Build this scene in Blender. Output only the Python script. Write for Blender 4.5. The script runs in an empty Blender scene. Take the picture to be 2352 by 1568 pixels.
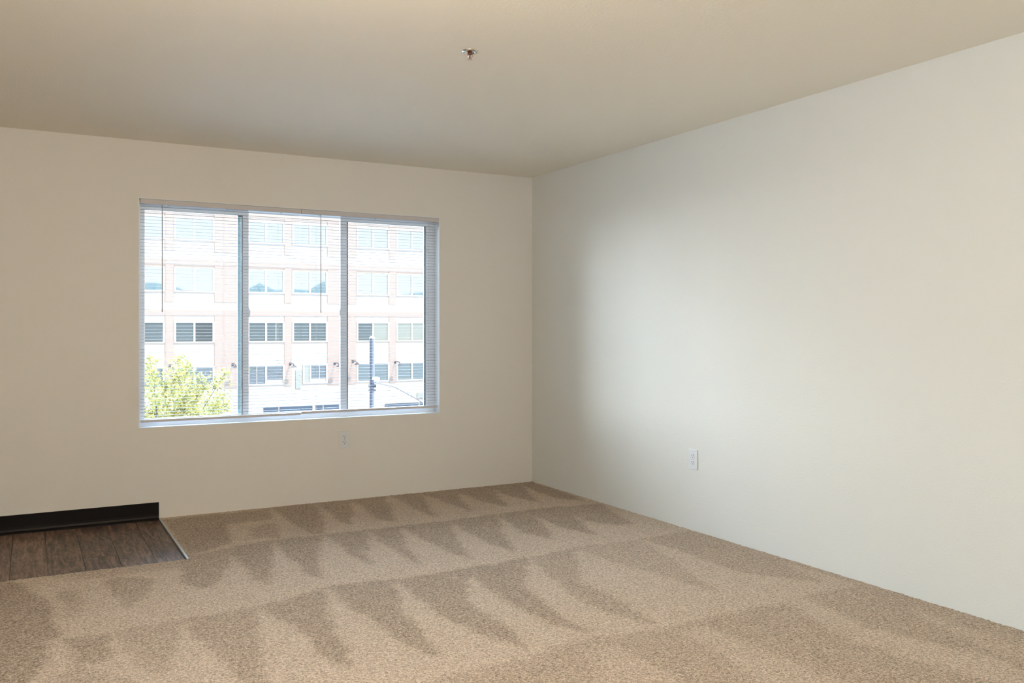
import bpy, bmesh, math, random
import numpy as np
from mathutils import Vector, Matrix
random.seed(4)
rng = np.random.default_rng(7)
S = bpy.context.scene
C = S.collection
PI = math.pi

# ------------------------------------------------------------------ camera
CAM = Vector((-3.5585, -6.0888, 1.2336)); YAW = math.radians(28.996)
FPX = 2012.7; HOR = 753.0
FW = Vector((math.sin(YAW), math.cos(YAW), 0)); RT = Vector((math.cos(YAW), -math.sin(YAW), 0))
cam = bpy.data.cameras.new('camera'); co = bpy.data.objects.new('camera', cam); C.objects.link(co)
co.location = CAM; co.rotation_euler = (PI/2, 0, -YAW)
cam.sensor_width = 36; cam.sensor_fit = 'HORIZONTAL'; cam.lens = FPX/2352*36
cam.shift_y = -(784-HOR)/2352; cam.clip_end = 2000; cam.clip_start = 0.05
S.camera = co

def ray(px, py):
    return FW + RT*((px-1176)/FPX) + Vector((0, 0, 1))*((HOR-py)/FPX)
def aty(px, py, Y=0.0):            # point of a measured sight line on the plane y = Y
    d = ray(px, py); return CAM + d*((Y-CAM.y)/d.y)
def atx(px, py, X=0.0):
    d = ray(px, py); return CAM + d*((X-CAM.x)/d.x)
def atz(px, py, Z=0.0):
    d = ray(px, py); return CAM + d*((Z-CAM.z)/d.z)

# ------------------------------------------------------------------ materials
def mat(name, col, rough=0.6, metal=0.0, spec=0.5):
    m = bpy.data.materials.new(name); m.use_nodes = True
    b = m.node_tree.nodes['Principled BSDF']
    b.inputs['Base Color'].default_value = (*col, 1); b.inputs['Roughness'].default_value = rough
    b.inputs['Metallic'].default_value = metal; b.inputs['Specular IOR Level'].default_value = spec
    return m
def nd(m, t, **k):
    n = m.node_tree.nodes.new(t)
    for a, v in k.items(): setattr(n, a, v)
    return n
def lk(m, a, b): m.node_tree.links.new(a, b)
def objco(m): return nd(m, 'ShaderNodeTexCoord').outputs['Object']
def noise(m, vec, scale, detail=2, rough=0.5):
    n = nd(m, 'ShaderNodeTexNoise'); n.inputs['Scale'].default_value = scale
    n.inputs['Detail'].default_value = detail; n.inputs['Roughness'].default_value = rough
    lk(m, vec, n.inputs['Vector']); return n
def bump(m, h, strength, dist):
    b = nd(m, 'ShaderNodeBump'); b.inputs['Strength'].default_value = strength; b.inputs['Distance'].default_value = dist
    lk(m, h, b.inputs['Height']); lk(m, b.outputs['Normal'], m.node_tree.nodes['Principled BSDF'].inputs['Normal'])
def plaster(name, col, scale, st, dist):
    m = mat(name, col, 0.62, spec=0.35)
    v = objco(m); n = noise(m, v, scale, 3, 0.55); bump(m, n.outputs['Fac'], st, dist); return m

M = {}
M['wall'] = plaster('cream_wall_paint', (0.81, 0.765, 0.715), 105, 0.6, 0.0016)
M['wallR'] = plaster('wall_paint_bluish_light', (0.765, 0.755, 0.705), 105, 0.6, 0.0016)  # same paint as the other walls; bluish daylight is put into its colour
M['ceil'] = plaster('ceiling_paint', (0.92, 0.865, 0.755), 75, 0.45, 0.003)
M['white'] = mat('white_vinyl', (0.90, 0.91, 0.93), 0.35)
M['reveal'] = mat('white_reveal_paint', (0.82, 0.84, 0.86), 0.5)
M['blind'] = mat('white_blind_metal', (0.44, 0.43, 0.44), 0.5, spec=0.3)
M['rail'] = mat('warm_white_blind_rail', (0.62, 0.58, 0.59), 0.45)
M['cord'] = mat('white_cord', (0.8, 0.8, 0.8), 0.8)
M['wand'] = mat('smoky_clear_wand', (0.30, 0.29, 0.29), 0.2)
M['channel'] = mat('grey_green_glazing_channel', (0.30, 0.38, 0.39), 0.5)
M['gasket'] = mat('dark_gasket', (0.06, 0.065, 0.07), 0.6)
M['plate'] = mat('white_outlet_plastic', (0.76, 0.77, 0.79), 0.3)
M['slot'] = mat('dark_slot', (0.02, 0.02, 0.02), 0.6)
M['screw'] = mat('painted_screw', (0.5, 0.5, 0.5), 0.35, 0.6)
M['chrome'] = mat('chrome', (0.75, 0.72, 0.68), 0.22, 1.0)
M['brass'] = mat('bronze_sprinkler_body', (0.22, 0.10, 0.07), 0.35, 0.8)
M['bulb'] = mat('red_glass_bulb', (0.25, 0.01, 0.01), 0.1)
M['base'] = mat('black_brown_cove_base', (0.009, 0.006, 0.006), 0.33, spec=0.13)
M['strip'] = mat('brushed_metal_strip', (0.50, 0.55, 0.58), 0.35, 0.8)
M['slab'] = mat('subfloor', (0.4, 0.35, 0.3), 0.9)
M['fwhite'] = mat('white_facade_panel', (0.68, 0.54, 0.445), 0.8)
M['fpink'] = mat('pink_facade_panel', (0.54, 0.385, 0.315), 0.8)
M['fframe'] = mat('white_window_frame', (0.62, 0.50, 0.42), 0.6)
M['lamp'] = mat('grey_lamp_metal', (0.13, 0.105, 0.105), 0.5)
M['pole'] = mat('grey_street_pole', (0.20, 0.20, 0.25), 0.5)
M['dpole'] = mat('dark_conduit', (0.05, 0.05, 0.07), 0.5)
M['asphalt'] = mat('pale_asphalt', (0.30, 0.30, 0.30), 0.9)
M['bark'] = mat('grey_brown_bark', (0.16, 0.12, 0.08), 0.9)
M['hill'] = mat('blue_green_hill', (0.045, 0.055, 0.05), 1.0)
M['ext'] = mat('exterior_render', (0.30, 0.29, 0.27), 0.9)
def leafmat(name, a, b):
    m = mat(name, a, 0.55); v = nd(m, 'ShaderNodeAttribute'); v.attribute_name = 'tone'
    r = nd(m, 'ShaderNodeValToRGB'); r.color_ramp.elements[0].color = (*a, 1); r.color_ramp.elements[1].color = (*b, 1)
    lk(m, v.outputs['Fac'], r.inputs['Fac']); lk(m, r.outputs['Color'], m.node_tree.nodes['Principled BSDF'].inputs['Base Color'])
    bs = m.node_tree.nodes['Principled BSDF']
    tr = nd(m, 'ShaderNodeBsdfTranslucent'); lk(m, r.outputs['Color'], tr.inputs['Color'])
    mx = nd(m, 'ShaderNodeMixShader'); mx.inputs[0].default_value = 0.45
    lk(m, bs.outputs[0], mx.inputs[1]); lk(m, tr.outputs[0], mx.inputs[2])
    lk(m, mx.outputs[0], m.node_tree.nodes['Material Output'].inputs['Surface']); return m
M['leaf'] = leafmat('yellow_green_leaf', (0.11, 0.12, 0.022), (0.54, 0.43, 0.13))
def glasspane(name, tint=(0.97, 0.99, 0.985)):
    m = bpy.data.materials.new(name); m.use_nodes = True; nt = m.node_tree; nt.nodes.clear()
    o = nd(m, 'ShaderNodeOutputMaterial'); t = nd(m, 'ShaderNodeBsdfTransparent'); t.inputs[0].default_value = (*tint, 1)
    g = nd(m, 'ShaderNodeBsdfGlossy'); g.inputs['Roughness'].default_value = 0.0
    f = nd(m, 'ShaderNodeFresnel'); f.inputs['IOR'].default_value = 1.25; x = nd(m, 'ShaderNodeMixShader')
    lk(m, f.outputs[0], x.inputs[0]); lk(m, t.outputs[0], x.inputs[1]); lk(m, g.outputs[0], x.inputs[2]); lk(m, x.outputs[0], o.inputs[0])
    return m
M['glass'] = glasspane('clear_window_glass')
def mirrorpane(name, col, refl):
    m = mat(name, col, 0.5); b = m.node_tree.nodes['Principled BSDF']
    g = nd(m, 'ShaderNodeBsdfGlossy'); g.inputs['Roughness'].default_value = 0.02
    x = nd(m, 'ShaderNodeMixShader'); x.inputs[0].default_value = refl
    lk(m, b.outputs[0], x.inputs[1]); lk(m, g.outputs[0], x.inputs[2]); lk(m, x.outputs[0], m.node_tree.nodes['Material Output'].inputs['Surface'])
    return m
M['pane_sky'] = mirrorpane('reflecting_pane', (0.12, 0.17, 0.19), 0.85)
M['pane_dark'] = mirrorpane('dark_pane', (0.07, 0.06, 0.05), 0.13)
M['pane_blue'] = mirrorpane('blue_grey_pane', (0.125, 0.125, 0.115), 0.13)
M['pane_green'] = mirrorpane('grey_green_pane', (0.085, 0.09, 0.065), 0.13)  # green put into the colour in place of mirrored trees
M['pane_pale'] = mirrorpane('pane_with_pale_shade', (0.38, 0.345, 0.27), 0.10)
M['pane_shop'] = mirrorpane('dark_shop_pane', (0.045, 0.06, 0.095), 0.06)

def carpetmat():
    m = mat('beige_cut_pile_carpet', (0.4, 0.3, 0.2), 0.95, spec=0.1)
    b = m.node_tree.nodes['Principled BSDF']; b.inputs['Sheen Weight'].default_value = 0.15
    b.inputs['Sheen Roughness'].default_value = 0.6
    v = objco(m)
    a = nd(m, 'ShaderNodeAttribute'); a.attribute_name = 'nap'
    # tuft speckle, two sizes
    n1 = noise(m, v, 215, 3, 0.7); n2 = noise(m, v, 85, 2, 0.6); n3 = noise(m, v, 9, 3, 0.6)
    def math_(op, x, y):
        q = nd(m, 'ShaderNodeMath', operation=op)
        for i, s in enumerate((x, y)):
            if isinstance(s, (int, float)): q.inputs[i].default_value = s
            else: lk(m, s, q.inputs[i])
        return q.outputs[0]
    sp = math_('ADD', math_('MULTIPLY', n1.outputs['Fac'], 0.62), math_('MULTIPLY', n2.outputs['Fac'], 0.38))
    nap = math_('ADD', a.outputs['Fac'], math_('MULTIPLY', math_('SUBTRACT', n3.outputs['Fac'], 0.5), 0.55))
    # nap leaning away shows more dark gaps between tufts
    f = math_('ADD', math_('MULTIPLY', math_('SUBTRACT', sp, 0.5), 3.7), math_('SUBTRACT', 0.67, math_('MULTIPLY', nap, 0.265)))
    r = nd(m, 'ShaderNodeValToRGB'); cr = r.color_ramp
    cr.elements[0].position = 0.0; cr.elements[0].color = (0.16, 0.105, 0.066, 1)
    cr.elements[1].position = 1.0; cr.elements[1].color = (0.86, 0.70, 0.55, 1)
    e = cr.elements.new(0.5); e.color = (0.505, 0.38, 0.270, 1)
    lk(m, f, r.inputs['Fac'])
    lk(m, r.outputs['Color'], b.inputs['Base Color'])
    bump(m, sp, 0.8, 0.012)
    return m
M['carpet'] = carpetmat()

def vinylmat():
    m = mat('walnut_vinyl_plank', (0.1, 0.06, 0.04), 0.42, spec=0.35)
    b = m.node_tree.nodes['Principled BSDF']
    at = nd(m, 'ShaderNodeAttribute'); at.attribute_name = 'tone'
    ml = nd(m, 'ShaderNodeMath', operation='MULTIPLY'); ml.inputs[1].default_value = 37
    lk(m, at.outputs['Fac'], ml.inputs[0])
    cb = nd(m, 'ShaderNodeCombineXYZ'); lk(m, ml.outputs[0], cb.inputs[2]); lk(m, ml.outputs[0], cb.inputs[1])
    ad = nd(m, 'ShaderNodeVectorMath', operation='ADD'); lk(m, objco(m), ad.inputs[0]); lk(m, cb.outputs[0], ad.inputs[1])
    def mapped(sc):
        mp = nd(m, 'ShaderNodeMapping'); mp.inputs['Scale'].default_value = sc; lk(m, ad.outputs[0], mp.inputs['Vector']); return mp.outputs[0]
    def mth(op, x, y):
        q = nd(m, 'ShaderNodeMath', operation=op)
        for k, t in enumerate((x, y)):
            if isinstance(t, (int, float)): q.inputs[k].default_value = t
            else: lk(m, t, q.inputs[k])
        return q.outputs[0]
    # cathedral figure: contour lines of a stretched noise field
    big = noise(m, mapped((9, 2.2, 1)), 1.0, 2, 0.5); big.inputs['Distortion'].default_value = 0.6
    ringv = mth('SINE', mth('MULTIPLY', big.outputs['Fac'], 75), 0)
    fine = noise(m, mapped((95, 7, 1)), 1.0, 4, 0.65)
    blot = noise(m, mapped((42, 4.0, 1)), 1.0, 4, 0.65); blot.inputs['Distortion'].default_value = 0.5
    f = mth('ADD', mth('MULTIPLY', ringv, 0.10), mth('MULTIPLY', fine.outputs['Fac'], 0.9))
    f = mth('ADD', f, mth('MULTIPLY', blot.outputs['Fac'], 1.3)); f = mth('ADD', f, mth('MULTIPLY', at.outputs['Fac'], 0.22)); f = mth('SUBTRACT', f, 0.66)
    r = nd(m, 'ShaderNodeValToRGB'); cr = r.color_ramp
    cr.elements[0].position = 0.12; cr.elements[0].color = (0.028, 0.017, 0.013, 1)
    cr.elements[1].position = 0.90; cr.elements[1].color = (0.33, 0.205, 0.145, 1)
    e = cr.elements.new(0.48); e.color = (0.115, 0.077, 0.059, 1)
    lk(m, f, r.inputs['Fac']); lk(m, r.outputs['Color'], b.inputs['Base Color'])
    return m
M['vinyl'] = vinylmat()

# ------------------------------------------------------------------ mesh helpers
def finish(name, bm, m, parent=None, smooth=False):
    me = bpy.data.meshes.new(name); bm.normal_update(); bm.to_mesh(me); bm.free()
    if m: me.materials.append(m)
    if smooth:
        for p in me.polygons: p.use_smooth = True
    o = bpy.data.objects.new(name, me); C.objects.link(o)
    if parent: o.parent = parent
    return o
def box(bm, a, b, bev=0.0):
    x0, y0, z0 = [min(p, q) for p, q in zip(a, b)]; x1, y1, z1 = [max(p, q) for p, q in zip(a, b)]
    vs = [bm.verts.new(p) for p in [(x0,y0,z0),(x1,y0,z0),(x1,y1,z0),(x0,y1,z0),(x0,y0,z1),(x1,y0,z1),(x1,y1,z1),(x0,y1,z1)]]
    fs = [bm.faces.new([vs[i] for i in f]) for f in [(0,3,2,1),(4,5,6,7),(0,1,5,4),(1,2,6,5),(2,3,7,6),(3,0,4,7)]]
    if bev:
        es = list({e for f in fs for e in f.edges})
        bmesh.ops.bevel(bm, geom=es, offset=bev, segments=2, affect='EDGES', profile=0.5)
def tube(bm, pts, r, seg=10):
    pts = [Vector(p) for p in pts]; rings = []
    for i, p in enumerate(pts):
        d = (pts[min(i+1, len(pts)-1)] - pts[max(i-1, 0)]).normalized()
        s = Vector((0, 0, 1)) if abs(d.z) < 0.9 else Vector((1, 0, 0))
        u = d.cross(s).normalized(); w = d.cross(u)
        rr = r[i] if isinstance(r, (list, tuple)) else r
        rings.append([bm.verts.new(p + (u*math.cos(2*PI*k/seg) + w*math.sin(2*PI*k/seg))*rr) for k in range(seg)])
    for a, b in zip(rings, rings[1:]):
        for k in range(seg): bm.faces.new((a[k], a[(k+1) % seg], b[(k+1) % seg], b[k]))
    bm.faces.new(rings[0][::-1]); bm.faces.new(rings[-1])
def lathe(bm, prof, c=(0, 0, 0), seg=32):
    rings = []
    for r, z in prof:
        rings.append([bm.verts.new((c[0]+r*math.cos(2*PI*k/seg), c[1]+r*math.sin(2*PI*k/seg), c[2]+z)) for k in range(seg)])
    for a, b in zip(rings, rings[1:]):
        for k in range(seg): bm.faces.new((a[k], a[(k+1) % seg], b[(k+1) % seg], b[k]))
    bm.faces.new(rings[0][::-1]); bm.faces.new(rings[-1])
    bmesh.ops.recalc_face_normals(bm, faces=bm.faces)
def B(): return bmesh.new()
def boxes(name, lst, m, parent=None, bev=0.0):
    bm = B()
    for a, b in lst: box(bm, a, b, bev)
    return finish(name, bm, m, parent)
def tag(o, label=None, cat=None, group=None, kind=None):
    if label: o['label'] = label
    if cat: o['category'] = cat
    if group: o['group'] = group
    if kind: o['kind'] = kind
    return o
def empty(name, loc=(0, 0, 0)):
    o = bpy.data.objects.new(name, None); C.objects.link(o); o.location = loc; o.empty_display_size = 0.1; return o
def rebase(root):                # children were modelled in world space: keep them there
    for ch in root.children: ch.location = Vector(ch.location) - root.location
def struct(o): o['kind'] = 'structure'; return o

# ------------------------------------------------------------------ room shell
H = 2.44; XL = -5.9; YR = -9.2; T = 0.16
WX0, WX1, WZ0, WZ1 = -2.9283, -0.8116, 0.5872, 2.0727     # window opening in the back wall
struct(boxes('wall_back', [((XL-T, 0, -0.3), (WX0, T, H+.1)), ((WX1, 0, -0.3), (T, T, H+.1)),
       ((WX0, 0, -0.3), (WX1, T, WZ0)), ((WX0, 0, WZ1), (WX1, T, H+.1))], M['wall']))
struct(boxes('wall_right', [((0, YR-T, -0.3), (T, 0, H+.1))], M['wallR']))
struct(boxes('wall_rear', [((XL-T, YR-T, -0.3), (0, YR, H+.1))], M['wall']))
DY0, DY1, DZ = -8.3, -4.5, 2.12                           # added opening in the unseen left wall, to let in fill light
struct(boxes('wall_left', [((XL-T, YR, -0.3), (XL, DY0, H+.1)), ((XL-T, DY1, -0.3), (XL, 0, H+.1)), ((XL-T, DY0, DZ), (XL, DY1, H+.1))], M['wall']))
struct(boxes('ceiling', [((XL-T, YR-T, H), (T, T, H+.25))], M['ceil']))
VX, VY = -2.800, -1.145                                    # corner of the plank floor
struct(boxes('floor', [((XL-T, YR-T, -0.32), (T, T, -0.02))], M['slab']))

# added sliding door in the unseen left wall, a way in for fill light
dr = struct(empty('added_door_1', (XL-T/2, (DY0+DY1)/2, 0)))
x0, x1 = XL-0.10, XL-0.04; ym = (DY0+DY1)/2
fl = []
for ya, yb in ((DY0, ym+.03), (ym-.03, DY1)):
    fl += [((x0, ya, 0.0), (x1, ya+.06, DZ)), ((x0, yb-.06, 0.0), (x1, yb, DZ)), ((x0, ya+.06, 0.0), (x1, yb-.06, .07)), ((x0, ya+.06, DZ-.06), (x1, yb-.06, DZ))]
boxes('added_door_frame', fl, M['white'], dr)
for ya, yb in ((DY0+.06, ym-.03), (ym+.03, DY1-.06)): boxes('pane', [((XL-.072, ya, .07), (XL-.068, yb, DZ-.06))], M['glass'], dr)
rebase(dr)

# ------------------------------------------------------------------ carpet with vacuum tracks
def inpoly(X, Y, poly):
    r = np.zeros(X.shape, bool); n = len(poly); j = n-1
    for i in range(n):
        xi, yi = poly[i]; xj, yj = poly[j]
        c = ((yi > Y) != (yj > Y)) & (X < (xj-xi)*(Y-yi)/((yj-yi) or 1e-12)+xi); r ^= c; j = i
    return r
def W(pts): return [tuple(atz(px, py, 0.0))[:2] for px, py in pts]
L1 = [(426,1276),(550,1249),(663,1231),(798,1219),(899,1208),(1014,1196),(1177,1172),(1345,1151)]
L2 = [(133,1461),(255,1450),(268,1438),(383,1423),(446,1410),(587,1390),(755,1341),(908,1326),(1087,1300),(1200,1279),(1283,1263),(1400,1252),(1470,1234),(1580,1218)]
L3 = [(700,1660),(1013,1560),(1102,1535),(1217,1504),(1332,1469),(1510,1443),(1620,1420),(1717,1396),(1826,1370),(1970,1345)]
dark = [  # tracks traced on the carpet, strength, softness handled below
 (1.0, [(372,1192),(510,1178),(530,1248),(430,1274)]),
 (0.9, [(505,1180),(625,1166),(624,1192),(512,1202)]),
 (0.8, [(575,1214),(629,1199),(642,1235),(585,1236)]),
 (1.0, [(628,1166),(728,1154),(750,1222),(716,1226),(670,1200)]),
 (1.0, [(728,1154),(808,1146),(812,1206),(795,1203),(760,1182)]),
 (1.0, [(806,1146),(886,1138),(912,1198),(870,1192)]),
 (1.0, [(892,1136),(966,1130),(1004,1188),(950,1166)]),
 (1.0, [(964,1131),(1042,1122),(1088,1175),(1020,1152)]),
 (1.0, [(1038,1122),(1124,1114),(1168,1163),(1090,1146)]),
 (1.0, [(1115,1116),(1190,1108),(1246,1156),(1170,1138)]),
 (1.0, [(1182,1108),(1222,1105),(1300,1132),(1345,1150),(1270,1142)]),
 (0.9, [(426,1276),(532,1256),(530,1282),(514,1325),(471,1350),(410,1336)]),
 (1.0, [(530,1254),(628,1238),(624,1310),(609,1345),(545,1292)]),
 (1.0, [(626,1238),(740,1226),(734,1298),(742,1332),(700,1308),(650,1265)]),
 (1.0, [(742,1226),(842,1215),(843,1268),(858,1300),(805,1270)]),
 (1.0, [(842,1215),(918,1207),(932,1250),(972,1300),(900,1264)]),
 (1.0, [(916,1207),(1034,1195),(1052,1238),(1088,1286),(1010,1258)]),
 (1.0, [(1030,1195),(1140,1179),(1160,1230),(1188,1267),(1105,1240)]),
 (1.0, [(1138,1179),(1220,1168),(1275,1238),(1195,1220)]),
 (1.0, [(1205,1170),(1296,1160),(1368,1226),(1280,1208)]),
 (0.9, [(1285,1162),(1375,1155),(1460,1203),(1410,1206),(1345,1195)]),
 (0.8, [(238,1345),(262,1325),(357,1328),(340,1365),(293,1397)]),
 (0.7, [(128,1356),(191,1350),(185,1395),(172,1427),(158,1415)]),
 (0.5, [(330,1314),(470,1294),(426,1282),(300,1296),(100,1322),(160,1332)]),
 (1.1, [(-200,1320),(45,1338),(110,1382),(125,1420),(137,1462),(112,1465),(95,1530),(60,1570),(40,1640),(-400,1640)]),
 (0.9, [(140,1467),(262,1450),(245,1515),(190,1524)]),
 (0.6, [(262,1450),(420,1420),(392,1540),(345,1550),(300,1510)]),
 (0.55, [(110,1560),(190,1524),(300,1568),(330,1640),(120,1640)]),
 (0.8, [(420,1420),(586,1392),(596,1458),(616,1590),(540,1550),(480,1490)]),
 (1.0, [(586,1392),(756,1346),(757,1408),(778,1458),(812,1532),(765,1518),(700,1462),(650,1420)]),
 (1.0, [(756,1344),(906,1328),(920,1387),(950,1423),(987,1489),(1002,1512),(935,1478),(870,1438),(810,1402)]),
 (1.0, [(906,1328),(1075,1303),(1078,1377),(1124,1418),(1175,1446),(1208,1491),(1130,1462),(1060,1432),(980,1390)]),
 (1.0, [(1060,1306),(1205,1279),(1210,1351),(1245,1382),(1360,1455),(1270,1434),(1180,1384),(1110,1348)]),
 (0.75, [(1205,1279),(1320,1258),(1338,1338),(1412,1370),(1508,1434),(1400,1407),(1310,1362)]),
 (0.5, [(1320,1258),(1470,1236),(1560,1290),(1660,1365),(1560,1335),(1450,1300)]),
 (0.65, [(1470,1236),(1585,1217),(1740,1263),(1900,1340),(1700,1312),(1590,1275)]),
 (0.6, [(1585,1217),(2700,1530),(2600,1560),(1980,1345),(1800,1290)]),
]
light = [(0.75, [(1800,1378),(1850,1366),(1990,1440),(2300,1515),(2450,1600),(2200,1545),(1960,1470)]),
         (0.6, [(1560,1448),(1610,1430),(1760,1495),(1960,1568),(2000,1640),(1800,1600),(1650,1500)]),
         (0.5, [(1360,1500),(1420,1480),(1560,1560),(1700,1680),(1400,1680)]),
         (0.5, [(2060,1395),(2100,1395),(2400,1500),(2400,1540)])]
def snoise(X, Y, s, seed):
    r = np.random.default_rng(seed); out = np.zeros_like(X)
    for k in range(9):
        a = r.uniform(0, 2*PI); f = s*r.uniform(.5, 1.8); out += np.sin(f*(X*math.cos(a)+Y*math.sin(a))+r.uniform(0, 6.28))
    return out/3
GX0, GY0, ST = -4.4, -5.2, 0.0125
nx = int(round((0-GX0)/ST))+1; ny = int(round((0-GY0)/ST))+1
gx = np.linspace(GX0, 0, nx); gy = np.linspace(GY0, 0, ny); X, Y = np.meshgrid(gx, gy)
Xs = X + 0.009*snoise(X, Y, 55, 1) + .007*snoise(X, Y, 16, 4); Ys = Y + 0.011*snoise(X, Y, 50, 2) + .012*snoise(X, Y, 9, 3)
nap = np.zeros_like(X)
l3 = np.array(W(L3)); y3 = np.interp(Xs, l3[:, 0], l3[:, 1]); nap[Ys < y3] = 0.62
for s, p in dark:
    w = W(p); mk = inpoly(Xs, Ys, w); nap[mk] = np.maximum(nap[mk], s)
for s, p in light:
    mk = inpoly(Xs, Ys, W(p)); nap[mk] -= s*0.8
def blur(a):
    b = np.pad(a, 1, mode='edge'); return (b[:-2,1:-1]+b[2:,1:-1]+b[1:-1,:-2]+b[1:-1,2:]+2*b[1:-1,1:-1])/6
for _ in range(3): nap = blur(nap)
far = blur(blur(blur(blur(nap)))); mixf = np.clip((-Y-2.9)/1.2, 0, 1); nap = nap*(1-mixf)+far*mixf
# the outer, never pictured, part of the carpet is one coarse ring of quads
hgt = 0.0010*rng.standard_normal(X.shape)
hgt[-2:, :] += 0.0012*rng.random((2, nx)); hgt[:, -2:] += 0.0012*rng.random((ny, 2))
hgt -= 0.002
cut = (X < VX-ST*.4) & (Y > VY+ST*.4)
idx = -np.ones(X.shape, int); keep = ~cut; idx[keep] = np.arange(keep.sum())
edge_m = 0.003*rng.standard_normal(X.shape)
Xo = X.copy(); Yo = Y.copy()
e1 = (np.abs(Y-VY) < ST*.6) & (X < VX+ST); Yo[e1] = VY-.002+edge_m[e1]*.4
e2 = (np.abs(X-VX) < ST*.6) & (Y > VY-ST); Xo[e2] = VX+.004+np.abs(edge_m[e2])*.3
vs = np.stack([Xo[keep], Yo[keep], hgt[keep]], 1)
a, b, c, d = idx[:-1, :-1], idx[:-1, 1:], idx[1:, 1:], idx[1:, :-1]
ok = (a >= 0) & (b >= 0) & (c >= 0) & (d >= 0)
fs = np.stack([a[ok], b[ok], c[ok], d[ok]], 1)
vl = [tuple(v) for v in vs]; fcs = [tuple(map(int, f)) for f in fs]; naps = list(nap[keep])
def addq(p):
    k = len(vl); vl.extend(p); fcs.append((k, k+1, k+2, k+3)); naps.extend([.5]*4)
addq([(XL, YR, 0), (0, YR, 0), (0, GY0, 0), (XL, GY0, 0)]); addq([(XL, GY0, 0), (GX0, GY0, 0), (GX0, VY, 0), (XL, VY, 0)])
# short skirts down to the slab, so that the carpet has thickness at its cut edges
addq([(XL, VY, 0), (GX0, VY, 0), (GX0, VY, -.02), (XL, VY, -.02)])
me = bpy.data.meshes.new('carpet'); me.from_pydata(vl, [], fcs); me.materials.append(M['carpet'])
at_ = me.attributes.new('nap', 'FLOAT', 'POINT'); at_.data.foreach_set('value', np.array(naps, dtype=np.float32))
for p in me.polygons: p.use_smooth = True
me.update()
cp = bpy.data.objects.new('carpet', me); C.objects.link(cp)
tag(cp, 'beige cut-pile carpet with triangular vacuum tracks covering the floor', 'carpet')

# ------------------------------------------------------------------ plank floor, cove base, edge strip
bm = B(); tone = []
lay = bm.faces.layers.float.new('tone'); PW = 0.170; xr = VX-.009; k = 0
while xr > XL:
    xl = max(xr-PW if k else xr-0.142, XL)
    y = 0.0 - [0.47, 1.3, 0.83, 1.3, 0.54, 1.3, 0.3, .8][k % 8]; cuts = [0.0]
    while y > VY+.03: cuts.append(y); y -= 0.92
    cuts.append(VY)
    for ya, yb in zip(cuts, cuts[1:]):
        g = .0009
        vv = [bm.verts.new(p) for p in ((xl+g, yb+g, -.011), (xr-g, yb+g, -.011), (xr-g, ya-g, -.011), (xl+g, ya-g, -.011))]
        lo = [bm.verts.new((v.co.x, v.co.y, -.02)) for v in vv]
        ff = [bm.faces.new(vv)] + [bm.faces.new((vv[i], lo[i], lo[(i+1) % 4], vv[(i+1) % 4])) for i in range(4)]
        tn = random.random()
        for f in ff: f[lay] = tn
    xr = xl; k += 1
bmesh.ops.recalc_face_normals(bm, faces=bm.faces)
vf = finish('plank_flooring', bm, M['vinyl'])
tag(vf, 'dark walnut plank flooring in the corner left of the carpet', 'flooring')
# profile swept along x: cove base with a toe
bm = B()
prof = [(-.0005, .104), (-.0042, .1035), (-.0046, .030), (-.0056, .016), (-.009, .005), (-.016, -.002), (-.019, -.006), (-.0195, -.011), (-.0005, -.011)]
for xx in (XL, VX-.004): pass
r0 = [bm.verts.new((XL, p[0], p[1])) for p in prof]; r1 = [bm.verts.new((VX-.006, p[0], p[1])) for p in prof]
for i in range(len(prof)): bm.faces.new((r0[i], r0[(i+1) % len(prof)], r1[(i+1) % len(prof)], r1[i]))
bm.faces.new(r0); bm.faces.new(r1[::-1]); bmesh.ops.recalc_face_normals(bm, faces=bm.faces)
cb = struct(finish('baseboard_back', bm, M['base']))
bm = B(); box(bm, (VX-.009, VY-.002, -.011), (VX+.004, -.001, 0.0015), .0012)
ts = finish('transition_strip', bm, M['strip'])
tag(ts, 'thin metal edge strip between dark planks and beige carpet', 'floor strip')

# ------------------------------------------------------------------ window_1
win = struct(empty('window_1', ((WX0+WX1)/2, T/2, WZ0)))
LT = .005; YF = .088
boxes('window_reveal', [((WX0, -.001, WZ0), (WX0+LT, YF, WZ1)), ((WX1-LT, -.001, WZ0), (WX1, YF, WZ1)),
      ((WX0+LT, -.001, WZ1-LT), (WX1-LT, YF, WZ1)), ((WX0+LT, -.001, WZ0), (WX1-LT, YF, WZ0+LT))], M['reveal'], win)
yF, yS, yC = .090, .100, .122          # faces of frame, sliding sashes and centre light
gl0 = aty(332, 700, yS).x; gl1 = aty(548, 700, yS).x; st0 = aty(557, 700, yS).x; st1 = aty(571, 700, yS).x
sr0 = aty(782, 700, yS).x; sr1 = aty(797, 700, yS).x; gr0 = aty(799, 700, yS).x; gr1 = aty(975.5, 700, yS).x; fr0 = aty(984, 700, yF).x
zsT = aty(333, 481, yS).z; zsB = aty(340, 961, yS).z
zfB = zsB-.012; zfT = WZ1-.030
fi0 = gl0-.028; fi1 = fr0
boxes('window_frame', [((WX0, yF, WZ0), (fi0, T-.005, WZ1)), ((fi1, yF, WZ0), (WX1, T-.005, WZ1)),
      ((fi0, yF, WZ0), (fi1, T-.005, zfB)), ((fi0, yF, zfT), (fi1, T-.005, WZ1))], M['white'], win)
def sash(xa, xb, xga, xgb):
    s = boxes('sash', [((xa, yS, zfB), (xga, yS+.028, zfT)), ((xgb, yS, zfB), (xb, yS+.028, zfT)),
          ((xga, yS, zfB), (xgb, yS+.028, zsB)), ((xga, yS, zsT), (xgb, yS+.028, zfT))], M['white'], win, 0)
    boxes('pane', [((xga, yS+.012, zsB), (xgb, yS+.016, zsT))], M['glass'], s)
    return s
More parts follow.
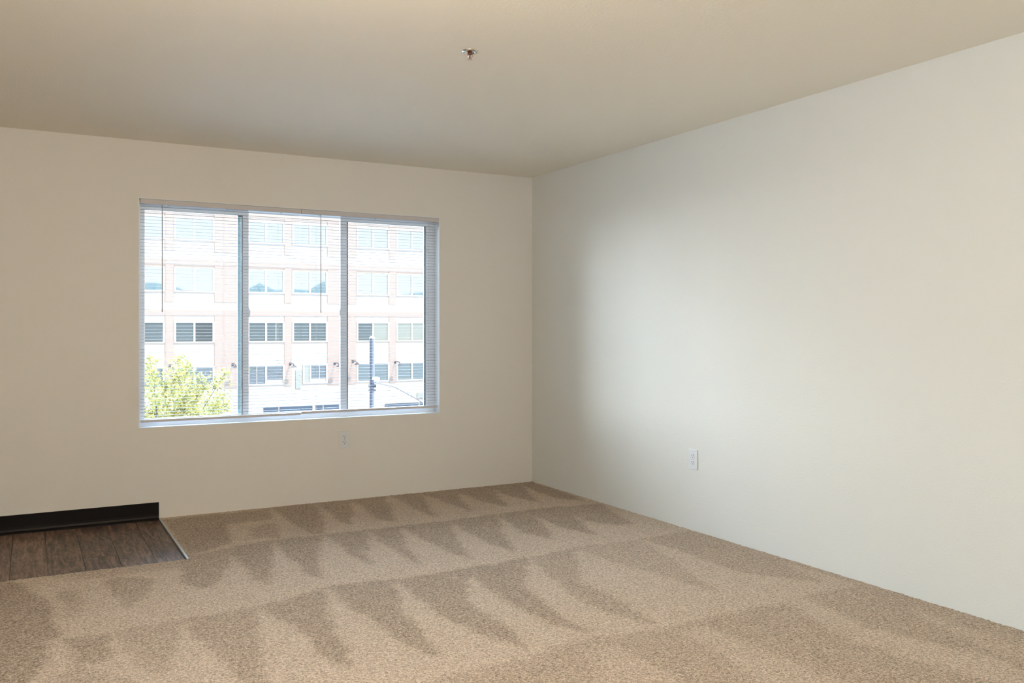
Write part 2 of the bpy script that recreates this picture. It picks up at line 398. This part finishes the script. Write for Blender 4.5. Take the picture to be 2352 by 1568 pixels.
s1 = sash(fi0, st1, gl0, st0); s2 = sash(sr0, fi1, gr0, gr1)
boxes('glazing_channel', [((gl1, yS+.030, zsB), (st0-.0035, yS+.05, zsT))], M['channel'], s1)
boxes('gasket', [((st0-.0045, yS+.001, zsB), (st0, yS+.012, zsT)), ((gl1, yS+.020, zsT-.006), (st0, yS+.028, zsT))], M['gasket'], s1)
boxes('gasket', [((sr1, yS-.001, zsB), (gr0, yS+.012, zsT)), ((gr1, yS-.001, zsB), (gr1+.0055, yS+.012, zsT))], M['gasket'], s2)
boxes('centre_glazing_bead', [((st1, yC, zfB), (sr0, yC+.02, zfB+.012)), ((st1, yC, zfT-.006), (sr0, yC+.02, zfT))], M['white'], win)
boxes('pane', [((st1, yC+.008, zfB+.012), (sr0, yC+.012, zfT-.006))], M['glass'], win)
for xl_, sg in ((st1, 1), (sr0, -1)):
    zc = aty(575, 718, yS).z if sg > 0 else aty(779, 718, yS).z
    bm = B(); n = 14
    top = [(xl_+sg*(.010*math.sin(PI*i/n)+.001), zc-.032+.064*i/n) for i in range(n+1)]
    f = [bm.verts.new((p[0], yS-.008, p[1])) for p in top]; g = [bm.verts.new((p[0], yS+.006, p[1])) for p in top]
    i0 = [bm.verts.new((xl_-sg*.018, yS-.008, z)) for z in (top[0][1]+.008, top[-1][1]-.008)]; i1 = [bm.verts.new((v.co.x, yS+.006, v.co.z)) for v in i0]
    bm.faces.new([i0[0]]+f+[i0[1]]); bm.faces.new(([i1[0]]+g+[i1[1]])[::-1])
    ring_a = [i0[0]]+f+[i0[1]]; ring_b = [i1[0]]+g+[i1[1]]
    for i in range(len(ring_a)): bm.faces.new((ring_a[i], ring_b[i], ring_b[(i+1) % len(ring_b)], ring_a[(i+1) % len(ring_a)]))
    bmesh.ops.recalc_face_normals(bm, faces=bm.faces)
    finish('latch', bm, M['white'], win)
rebase(win)

# ------------------------------------------------------------------ two mini blinds
YB = .026                              # centre plane of the slats
PIT = .02155
def blind(xa, xb, hx0, hx1, zr, cords, wandpx, label, zbase=0.0):
    root = empty('window_blind', ((xa+xb)/2, YB, WZ1-.004)); tag(root, label, 'blind')
    zt = WZ1-LT-.0005; zh = zt-.032
    hr = boxes('headrail', [((hx0, .004, zh), (hx1, .036, zt))], M['rail'], root, .0015)
    zs = zh-.014; bm = B(); z = zs; i = 0; ns = 6
    while z > zr+.012:
        tilt = math.radians(random.uniform(-1.2, 1.2)+1.0); sag = random.uniform(-.0004, .0004)
        rows = []
        for s in range(ns+1):
            u = -0.0125+.025*s/ns; h = .0019*(1-(u/.0125)**2)
            yy = YB+u*math.cos(tilt)-h*math.sin(tilt); zz = z+u*math.sin(tilt)+h*math.cos(tilt)
            rows.append([bm.verts.new((xa, yy, zz)), bm.verts.new(((xa+xb)/2, yy, zz+sag)), bm.verts.new((xb, yy, zz))])
        for p, q in zip(rows, rows[1:]):
            for t in (0, 1): bm.faces.new((p[t], p[t+1], q[t+1], q[t]))
        z -= PIT; i += 1
    bmesh.ops.solidify(bm, geom=bm.faces[:], thickness=.00035)
    finish('slats', bm, M['blind'], root)
    br = boxes('bottom_rail', [((xa, YB-.0125, zr-.008), (xb, YB+.0125, zr+.0085))], M['rail'], root, .002)
    boxes('end_cap', [((xb, YB-.012, zr-.0075), (xb+.0025, YB+.012, zr+.008))], M['cord'], br)
    boxes('end_cap', [((xa-.0025, YB-.012, zr-.0075), (xa, YB+.012, zr+.008))], M['cord'], br)
    for cx in cords:
        bm = B()
        for yy in (YB-.0135, YB+.0135): tube(bm, [(cx, yy, zr), (cx, yy, zh)], .00045, 6)
        finish('ladder_cord', bm, M['cord'], root)
    wx, wz0, wz1 = wandpx
    bm = B(); tube(bm, [(wx, .000, wz0+.03), (wx, .000, wz0+.004), (wx, .000, wz0)], [.0027, .0036, .003], 6); tube(bm, [(wx, .000, wz1), (wx, .000, wz0+.03)], .0027, 6)
    w_ = finish('tilt_wand', bm, M['wand'], root)
    bm = B(); tube(bm, [(wx, .012, zh+.004), (wx, .004, zh-.004), (wx, .000, wz1+.003)], .0022, 6); finish('wand_hook', bm, M['wand'], w_)
    for cx in cords: boxes('cord_guide', [((cx+.012, YB-.016, zh-.006), (cx+.016, YB-.012, zh+.001)), ((cx+.022, YB-.016, zh-.006), (cx+.026, YB-.012, zh+.001)), ((cx+.012, YB-.016, zh-.001), (cx+.026, YB-.012, zh+.001))], M['rail'], hr)
    rebase(root); return root
xl0 = aty(323, 700, .014).x; xm = aty(691, 700, .02).x; xr1 = aty(1003.5, 700, .014).x
zL = aty(340, 967, .0135).z; zR = aty(850, 940.5, .0135).z
blind(xl0, xm-.003, xl0-.004, xm-.001, zL, [aty(p, 700, .0125).x for p in (380, 514, 640)], (aty(372.5, 600, 0).x, aty(372.5, 716, 0).z, aty(372.5, 482, 0).z),
      'white mini blind with open slats, the left one, hanging slightly lower')
blind(xm+.003, xr1, xm+.001, WX1-LT-.001, zR, [aty(p, 700, .0125).x for p in (727, 855, 988)], (aty(737, 600, 0).x, aty(737, 718, 0).z, aty(737, 499, 0).z),
      'white mini blind with open slats, the right one, nearer the room corner')

# ------------------------------------------------------------------ outlets
def outlet(label):
    r = empty('wall_outlet'); tag(r, label, 'outlet', None)
    bm = B(); box(bm, (-.0365, -.0055, -.059), (.0365, 0.0, .059), .0022); finish('cover_plate', bm, M['plate'], r)
    for s in (1, -1):
        bm = B(); cz = s*.0195; n = 28; f = []; g = []
        for k in range(n):
            a_ = 2*PI*k/n; x_ = .0172*math.cos(a_); z_ = .0172*math.sin(a_); z_ = max(-.0142, min(.0142, z_))
            f.append(bm.verts.new((x_, -.0075, cz+z_))); g.append(bm.verts.new((x_*1.03, -.0050, cz+z_*1.03)))
        bm.faces.new(f); 
        for k in range(n): bm.faces.new((f[k], f[(k+1) % n], g[(k+1) % n], g[k]))
        bmesh.ops.recalc_face_normals(bm, faces=bm.faces)
        so = finish('socket', bm, M['plate'], r)
        bm = B()
        for sx in (-1, 1): box(bm, (sx*.0064-.0013, -.0079, cz+.0015), (sx*.0064+.0013, -.0070, cz+.0095))
        lathe(bm, [(.0025, -.0005), (.0025, .0005)], (0, 0, 0), 10)
        vv = bm.verts[-20:] if False else [v for v in bm.verts if abs(v.co.z) < .0006 and abs(v.co.x) <= .0026 and abs(v.co.y) <= .0026]
        for v in vv: v.co = Vector((v.co.x, -.0074+v.co.z, cz-.0065+v.co.y))
        finish('slots', bm, M['slot'], so)
    bm = B(); lathe(bm, [(.0028, 0), (.0026, .0008)], (0, 0, 0), 12)
    for v in bm.verts: v.co = Vector((v.co.x, -.0054-v.co.z, v.co.y))
    finish('screw', bm, M['screw'], r)
    return r
o1 = outlet('white duplex outlet on the back wall below the window'); p = aty(791, 1009.5, 0); o1.location = (p.x, 0, p.z); o1.scale = (1.1, 1, 1.05)
o2 = outlet('white duplex outlet low on the right wall'); p = atx(1593, 1054.5, 0); o2.location = (0, p.y, p.z); o2.rotation_euler = (0, 0, -PI/2); o2.scale = (1.05, 1, 1.05)
for o in (o1, o2): o['group'] = 'duplex wall outlets'

# ------------------------------------------------------------------ ceiling sprinkler
p = atz(1079.5, 117.5, H); sp = empty('fire_sprinkler', (p.x, p.y, H)); tag(sp, 'small metal fire sprinkler hanging from the ceiling', 'sprinkler')
bm = B(); lathe(bm, [(.012, 0), (.037, 0), (.037, -.002), (.034, -.0045), (.024, -.007), (.0225, -.006), (.021, -.001), (.012, -.001)]); finish('escutcheon', bm, M['chrome'], sp, True)
bm = B(); lathe(bm, [(.011, -.001), (.011, -.010), (.009, -.014), (.005, -.015)], seg=6); finish('body', bm, M['brass'], sp)
bm = B()
for s in (-1, 1): tube(bm, [(s*.009, 0, -.012), (s*.0105, 0, -.022), (s*.006, 0, -.032), (0, 0, -.036)], .0018, 8)
finish('yoke_arm', bm, M['chrome'], sp, True)
bm = B(); tube(bm, [(0, 0, -.014), (0, 0, -.034)], .0022, 8); finish('heat_bulb', bm, M['bulb'], sp, True)
bm = B()
for k in range(12):
    a_ = 2*PI*k/12; ca, sa = math.cos(a_), math.sin(a_); w_ = .0016
    pts = [(.003*ca-w_*sa, .003*sa+w_*ca), (.003*ca+w_*sa, .003*sa-w_*ca), (.011*ca+w_*sa, .011*sa-w_*ca), (.011*ca-w_*sa, .011*sa+w_*ca)]
    lo = [bm.verts.new((q[0], q[1], -.0375)) for q in pts]; hi = [bm.verts.new((q[0], q[1], -.0365)) for q in pts]
    bm.faces.new(lo); bm.faces.new(hi[::-1])
    for i in range(4): bm.faces.new((lo[i], lo[(i+1) % 4], hi[(i+1) % 4], hi[i]))
lathe(bm, [(.0055, -.0378), (.0055, -.0362)], seg=12); finish('deflector', bm, M['chrome'], sp)

# ------------------------------------------------------------------ outside: apartment building across the street
D = 48.0; GZ = -6.6
def fz(py, px=446): return aty(px, py, D).z
def fx(px): return aty(px, 753, D).x
bld = empty('apartment_building', (10, D+6, GZ)); tag(bld, 'white apartment building with pink bands seen through the blinds', 'building')
XA, XB, ZT = -28.0, 48.0, fz(330)
boxes('facade_wall', [((XA, D, GZ), (XB, D+14, ZT))], M['fwhite'], bld)
# columns of windows: (left px, right px)
wcols = [(404, 487.5), (572, 648.5), (674.5, 747.5), (822, 889.5), (913, 977)]
xw = [(fx(a_), fx(b_)) for a_, b_ in wcols]
ww = xw[0][1]-xw[0][0]; gapn = xw[2][0]-xw[1][1]; gapw = xw[1][0]-xw[0][1]
cols = list(xw)
x_ = fx(373.5); left = []
for i in range(6):
    left.append((x_-ww, x_)); x_ = x_-ww-(gapw if i % 2 == 0 else gapn)
cols = left[::-1]+cols; x_ = cols[-1][1]
for i in range(4):
    x_ += gapw if i % 2 == 0 else gapn; cols.append((x_, x_+ww)); x_ += ww
fr = .12
rows = [(fz(503), fz(549)), (fz(617), fz(667.5)), (fz(741), fz(784)), (fz(844), fz(885.5))]
# pink pilasters between the columns, pink bands across
pz = [(fz(491), fz(577)), (fz(609), fz(693)), (fz(724), fz(893))]
for i in range(len(cols)-1):
    a_, b_ = cols[i][1]+fr, cols[i+1][0]-fr
    for z1, z0 in pz:
        boxes('pilaster', [((a_, D-.06, z0), (b_, D, z1))], M['fpink'], bld)
for z1, z0 in ((fz(455), fz(491)), (fz(596), fz(609)), (fz(713), fz(724)), (fz(360), fz(374))):
    boxes('pink_band', [((XA, D-.08, z0), (XB, D, z1))], M['fpink'], bld)
boxes('cornice', [((XA-.3, D-.4, ZT-.1), (XB+.3, D+.3, ZT+.35))], M['fwhite'], bld)
nl = len(left)
for r, (z1, z0) in enumerate(rows):
    for c, (a_, b_) in enumerate(cols):
        k = c-nl
        if r == 3 and k == 2: a_ = fx(699)
        m_ = (a_+b_)/2 if not (r == 3 and k == 2) else fx(712)
        t = .055
        f = boxes('window', [((a_-fr, D-.10, z0-fr*.7), (a_, D, z1+fr*.7)), ((b_, D-.10, z0-fr*.7), (b_+fr, D, z1+fr*.7)), ((a_, D-.10, z1), (b_, D, z1+fr*.7)),
              ((a_, D-.10, z0-fr*.7), (b_, D, z0)), ((m_-t, D-.09, z0), (m_+t, D, z1))], M['fframe'], bld)
        ml, mr = [('pane_sky',)*2, ('pane_sky',)*2, ('pane_blue',)*2, ('pane_green',)*2][r]
        if (r, k) == (2, 0): ml, mr = 'pane_blue', 'pane_dark'
        if (r, k) == (2, 3): ml, mr = 'pane_blue', 'pane_pale'
        if (r, k) == (2, 4): ml, mr = 'pane_pale', 'pane_pale'
        if (r, k) in ((3, 0), (3, 1)): ml, mr = 'pane_dark', 'pane_dark'
        if (r, k) == (3, 2): ml, mr = 'pane_pale', 'pane_dark'
        boxes('pane', [((a_, D-.03, z0), (m_-t, D-.01, z1))], M[ml], f); boxes('pane', [((m_+t, D-.03, z0), (b_, D-.01, z1))], M[mr], f)
        if (r, k) in ((3, 1), (3, 2), (2, 1)):
            xx = a_+(m_-a_)*.45 if (r, k) == (3, 1) else m_+(b_-m_)*.6
            boxes('glazing_bar', [((xx-.02, D-.05, z0), (xx+.02, D-.031, z1))], M['fframe'], f)
        if (r, k) in ((3, 1), (3, 2)):
            boxes('low_shade', [((m_+t, D-.045, z0), (b_, D-.031, z0+(z1-z0)*.2))], M['fframe'], f)
# door panel, shop windows of the ground floor
boxes('service_door', [((fx(678.5), D-.08, fz(892, 685)), (fx(691), D, fz(850, 685)))], M['pane_pale'], bld)
def shop(pa, pb, z1, z0, bars):
    a_, b_ = fx(pa), fx(pb)
    f = boxes('shop_window', [((a_, D-.06, z0), (b_, D-.02, z1))], M['pane_shop'], bld)
    boxes('shop_mullion', [((fx(q)-w_, D-.12, z0), (fx(q)+w_, D-.061, z1)) for q, w_ in bars], M['fframe'], f)
shop(605, 781, fz(936, 605), GZ+.8, [(639.5, .025), (720, .09), (741, .025)])
shop(884, 1010, fz(921.5, 975)-.05, GZ+.8, [(961, .03)])
boxes('small_window', [((fx(957), D-.08, fz(914, 965)), (fx(979), D, fz(902, 965)))], M['pane_pale'], bld)
rebase(bld)

# gooseneck wall lamps on the facade
def walllamp():
    r = empty('wall_lamp'); bm = B(); tube(bm, [(0, 0, 0), (0, -.25, .04), (0, -.55, .05), (0, -.80, .00), (0, -.86, -.05)], .03, 8); finish('arm', bm, M['lamp'], r)
    bm = B(); lathe(bm, [(.05, .04), (.08, 0), (.17, -.08), (.18, -.10)], (0, -.88, -.07), 20); finish('shade', bm, M['lamp'], r)
    bm = B(); box(bm, (-.07, -.03, -.09), (.07, 0, .09)); finish('wall_plate', bm, M['lamp'], r)
    return r
lp = walllamp()
lsp = [(383, 842, 'outdoor wall lamp on the pink strip farthest left, above the tree'), (527, 839, 'outdoor wall lamp on the broad pink strip left of the first window post'),
       (659, 837.5, 'outdoor wall lamp on the narrow pink strip in the middle glass'), (761, 836.5, 'outdoor wall lamp just left of the second window post'),
       (802.5, 832, 'outdoor wall lamp just right of the second window post'), (900, 833.5, 'outdoor wall lamp between the two windows right of the pole')]
for i, (a_, b_, lab) in enumerate(lsp):
    if i == 0: r = lp
    else:
        r = lp.copy(); C.objects.link(r)
        for ch in lp.children:
            q = ch.copy(); C.objects.link(q); q.parent = r
    pp = aty(a_+7, b_-2, D); r.location = (pp.x, D-.055, pp.z); r.rotation_euler = (0, 0, 0)
    tag(r, lab, 'lamp', 'outdoor lamps on the building across the street')

# street pole, and the cable tied to it
PY = 22.0
pa = aty(854.5, 778, PY); w1 = (aty(860, 850, PY).x-aty(849, 850, PY).x)/2
sp_ = empty('street_pole', (pa.x, PY, GZ)); tag(sp_, 'grey street pole with dark conduit standing before the pale building', 'pole')
bm = B(); tube(bm, [(pa.x, PY, GZ), (pa.x, PY, pa.z)], [w1*1.15, w1*.95], 16); finish('shaft', bm, M['pole'], sp_, False)
bm = B(); tube(bm, [(pa.x-w1*.95, PY-w1*.9, GZ), (pa.x-w1*.95, PY-w1*.9, pa.z+.02)], w1*.46, 8); finish('conduit', bm, M['dpole'], sp_)
bm = B(); lathe(bm, [(w1*1.1, 0), (w1*1.1, .04), (w1*.4, .10)], (pa.x, PY, pa.z), 14); finish('cap', bm, M['fframe'], sp_)
zc = aty(856, 885, PY).z; boxes('clamp', [((pa.x-w1*1.2, PY-w1*1.5, zc-.06), (pa.x+w1*1.2, PY+w1*.8, zc+.04)), ((pa.x-w1*1.2, PY-w1*1.5, zc-.19), (pa.x+w1*1.1, PY+w1*.8, zc-.13))], M['dpole'], sp_)
q1 = aty(863, 870, PY-.2); boxes('bracket', [((q1.x-.09, PY-.32, q1.z-.03), (q1.x+.10, PY-.02, q1.z+.05))], M['fframe'], sp_)
rebase(sp_)
e1 = aty(862, 878, PY-.45); e2 = aty(905, 888, PY+5); e3 = aty(957, 916, PY+12); e4 = aty(1100, 1010, PY+24)
bm = B(); tube(bm, [e1, e2, e3, e4], .022, 6); cbl = finish('overhead_cable', bm, M['lamp']); tag(cbl, 'thin grey cable sloping down right from the street pole', 'cable')

# tree outside, left
def tree():
    t = empty('street_tree', (0, 0, GZ)); ty = 9.5
    cx_, cz_ = aty(372, 900, ty).x, aty(372, 900, ty).z
    t.location = (cx_, ty, GZ); tag(t, 'yellow-green leafy tree outside the lower left of the window', 'tree')
    bm = B(); tube(bm, [(cx_, ty, GZ), (cx_+.05, ty, GZ+2.5), (cx_, ty+.05, cz_-1.2)], [.14, .11, .08], 10)
    tips = []
    targets = [(345,822),(352,850),(412,820),(430,838),(400,860),(380,880),(468,870),(452,900),(518,855),(510,905),(520,925),(490,930),(440,880),(360,910),(420,915),(350,940),(400,950),(455,945),(300,870),(260,900),(280,840),(340,970),(420,985),(500,960),(240,960),(320,1000)]
    for (a_, b_) in targets:
        dy = random.uniform(-.9, .9); q = aty(a_, b_, ty+dy)
        st = Vector((cx_, ty, cz_-1.2-random.random()*.6)); mid = st.lerp(q, .5)+Vector((random.uniform(-.1,.1), random.uniform(-.1,.1), -.1))
        tube(bm, [st, mid, q], [.028, .012, .003], 6); tips.append((mid, q))
    finish('trunk', bm, M['bark'], t)
    vv = []; ff = []; tn = []
    def leaf(c, s):
        n = Vector((random.gauss(0,1), random.gauss(0,1), random.gauss(.6,1))).normalized(); u = n.cross(Vector((random.gauss(0,1), random.gauss(0,1), random.gauss(0,1)))).normalized(); w = n.cross(u)
        k = len(vv); vv.extend([tuple(c-u*s), tuple(c-u*s*.2+w*s*.5+n*s*.1), tuple(c+u*s), tuple(c-u*s*.2-w*s*.5+n*s*.1)]); ff.append((k, k+1, k+2, k+3)); tn.extend([random.random()**.8]*4)
    for mid, q in tips:
        for i in range(330):
            f = random.random()**.5; base = mid.lerp(q, f)+(q-mid).normalized()*random.uniform(0, .06); sp = .05+.30*(1-abs(f-.35))*random.random()
            d = Vector((random.gauss(0,1), random.gauss(0,1), random.gauss(0,1)*.7))*sp*.62
            leaf(base+d, random.uniform(.022, .042))
    me = bpy.data.meshes.new('foliage'); me.from_pydata(vv, [], ff); me.materials.append(M['leaf'])
    a2 = me.attributes.new('tone', 'FLOAT', 'POINT'); a2.data.foreach_set('value', np.array(tn, dtype=np.float32))
    fo = bpy.data.objects.new('foliage', me); C.objects.link(fo); fo.parent = t
    rebase(t)
tree()

# ground, and hills on our side of the street (mirrored in the upper windows)
bm = B(); box(bm, (-300, -400, GZ-.5), (300, 200, GZ)); g = finish('ground', bm, M['asphalt']); struct(g)
bm = B(); n = 90; tp = []
for i in range(n+1):
    x_ = -300+600*i/n; h = 16.8+2.4*math.sin(i*.55)+2.2*math.sin(i*1.23+1)+1.0*math.sin(i*2.9)
    tp.append([bm.verts.new((x_, -250+6*math.sin(i), GZ)), bm.verts.new((x_, -262, h)), bm.verts.new((x_, -300, GZ))])
for p_, q_ in zip(tp, tp[1:]):
    for s in (0, 1): bm.faces.new((p_[s], q_[s], q_[s+1], p_[s+1]))
struct(finish('hills', bm, M['hill']))

# ------------------------------------------------------------------ light
K_BASE, K_NORTH, K_SUN, K_FILL = 1.65, 23.5, 3.6, 330
w = bpy.data.worlds.new('sky'); S.world = w; w.use_nodes = True; nt = w.node_tree; bg = nt.nodes['Background']
tc = nt.nodes.new('ShaderNodeTexCoord'); sx = nt.nodes.new('ShaderNodeSeparateXYZ'); nt.links.new(tc.outputs['Generated'], sx.inputs[0])
cr = nt.nodes.new('ShaderNodeValToRGB'); nt.links.new(sx.outputs['Z'], cr.inputs[0])
cr.color_ramp.elements[0].position = 0.0; cr.color_ramp.elements[0].color = (0.88, 0.95, 1.0, 1)
cr.color_ramp.elements[1].position = 0.7; cr.color_ramp.elements[1].color = (0.45, 0.69, 1.0, 1)
nt.links.new(cr.outputs[0], bg.inputs['Color'])
mr = nt.nodes.new('ShaderNodeMapRange'); mr.interpolation_type = 'SMOOTHSTEP'; nt.links.new(sx.outputs['Y'], mr.inputs[0])
mr.inputs[1].default_value = -0.2; mr.inputs[2].default_value = 0.22; mr.inputs[3].default_value = K_BASE; mr.inputs[4].default_value = K_NORTH
nt.links.new(mr.outputs[0], bg.inputs['Strength'])
sun = bpy.data.lights.new('sun', 'SUN'); sun.energy = K_SUN; sun.angle = math.radians(1); sun.color = (1, .95, .87)
so = bpy.data.objects.new('sun', sun); C.objects.link(so); so.rotation_euler = Vector((-.22, .66, -.72)).to_track_quat('-Z', 'Y').to_euler()
def area(name, loc, d, sx_, sy_, e=0, col=(1, 1, 1), portal=False):
    l = bpy.data.lights.new(name, 'AREA'); l.shape = 'RECTANGLE'; l.size = sx_; l.size_y = sy_; l.cycles.is_portal = portal; l.energy = e; l.color = col
    o = bpy.data.objects.new(name, l); C.objects.link(o); o.location = loc; o.rotation_euler = Vector(d).to_track_quat('-Z', 'Z').to_euler()
area('window_portal', ((WX0+WX1)/2, T+.01, (WZ0+WZ1)/2), (0, -1, 0), WX1-WX0, WZ1-WZ0, portal=True)
area('added_door_portal', (XL-T-.01, (DY0+DY1)/2, DZ/2), (1, 0, 0), DY1-DY0, DZ, portal=True)
area('added_blue_fill', (XL-T-2.2, (DY0+DY1)/2, 3.3), (1, 0, -.6), 4.2, 1.3, K_FILL, (.16, .56, 1))  # added blue fill light outside the door, cools the lower right wall
for nm, e, col, loc in (('added_fill_rear', 60, (.93, .95, .80), (-4.0, -8.0, 1.7)), ('added_fill_overhead', 60, (1, .80, .56), (-2.9, -4.2, 2.1))):  # added unseen fill lights without fixtures, to even out the room's brightness
    pl = bpy.data.lights.new(nm, 'POINT'); pl.energy = e; pl.shadow_soft_size = .16; pl.color = col
    po = bpy.data.objects.new(nm, pl); C.objects.link(po); po.location = loc

S.view_settings.view_transform = 'Standard'; S.view_settings.look = 'None'; S.view_settings.gamma = 1; S.view_settings.use_curve_mapping = False
S.view_settings.exposure = 0.0
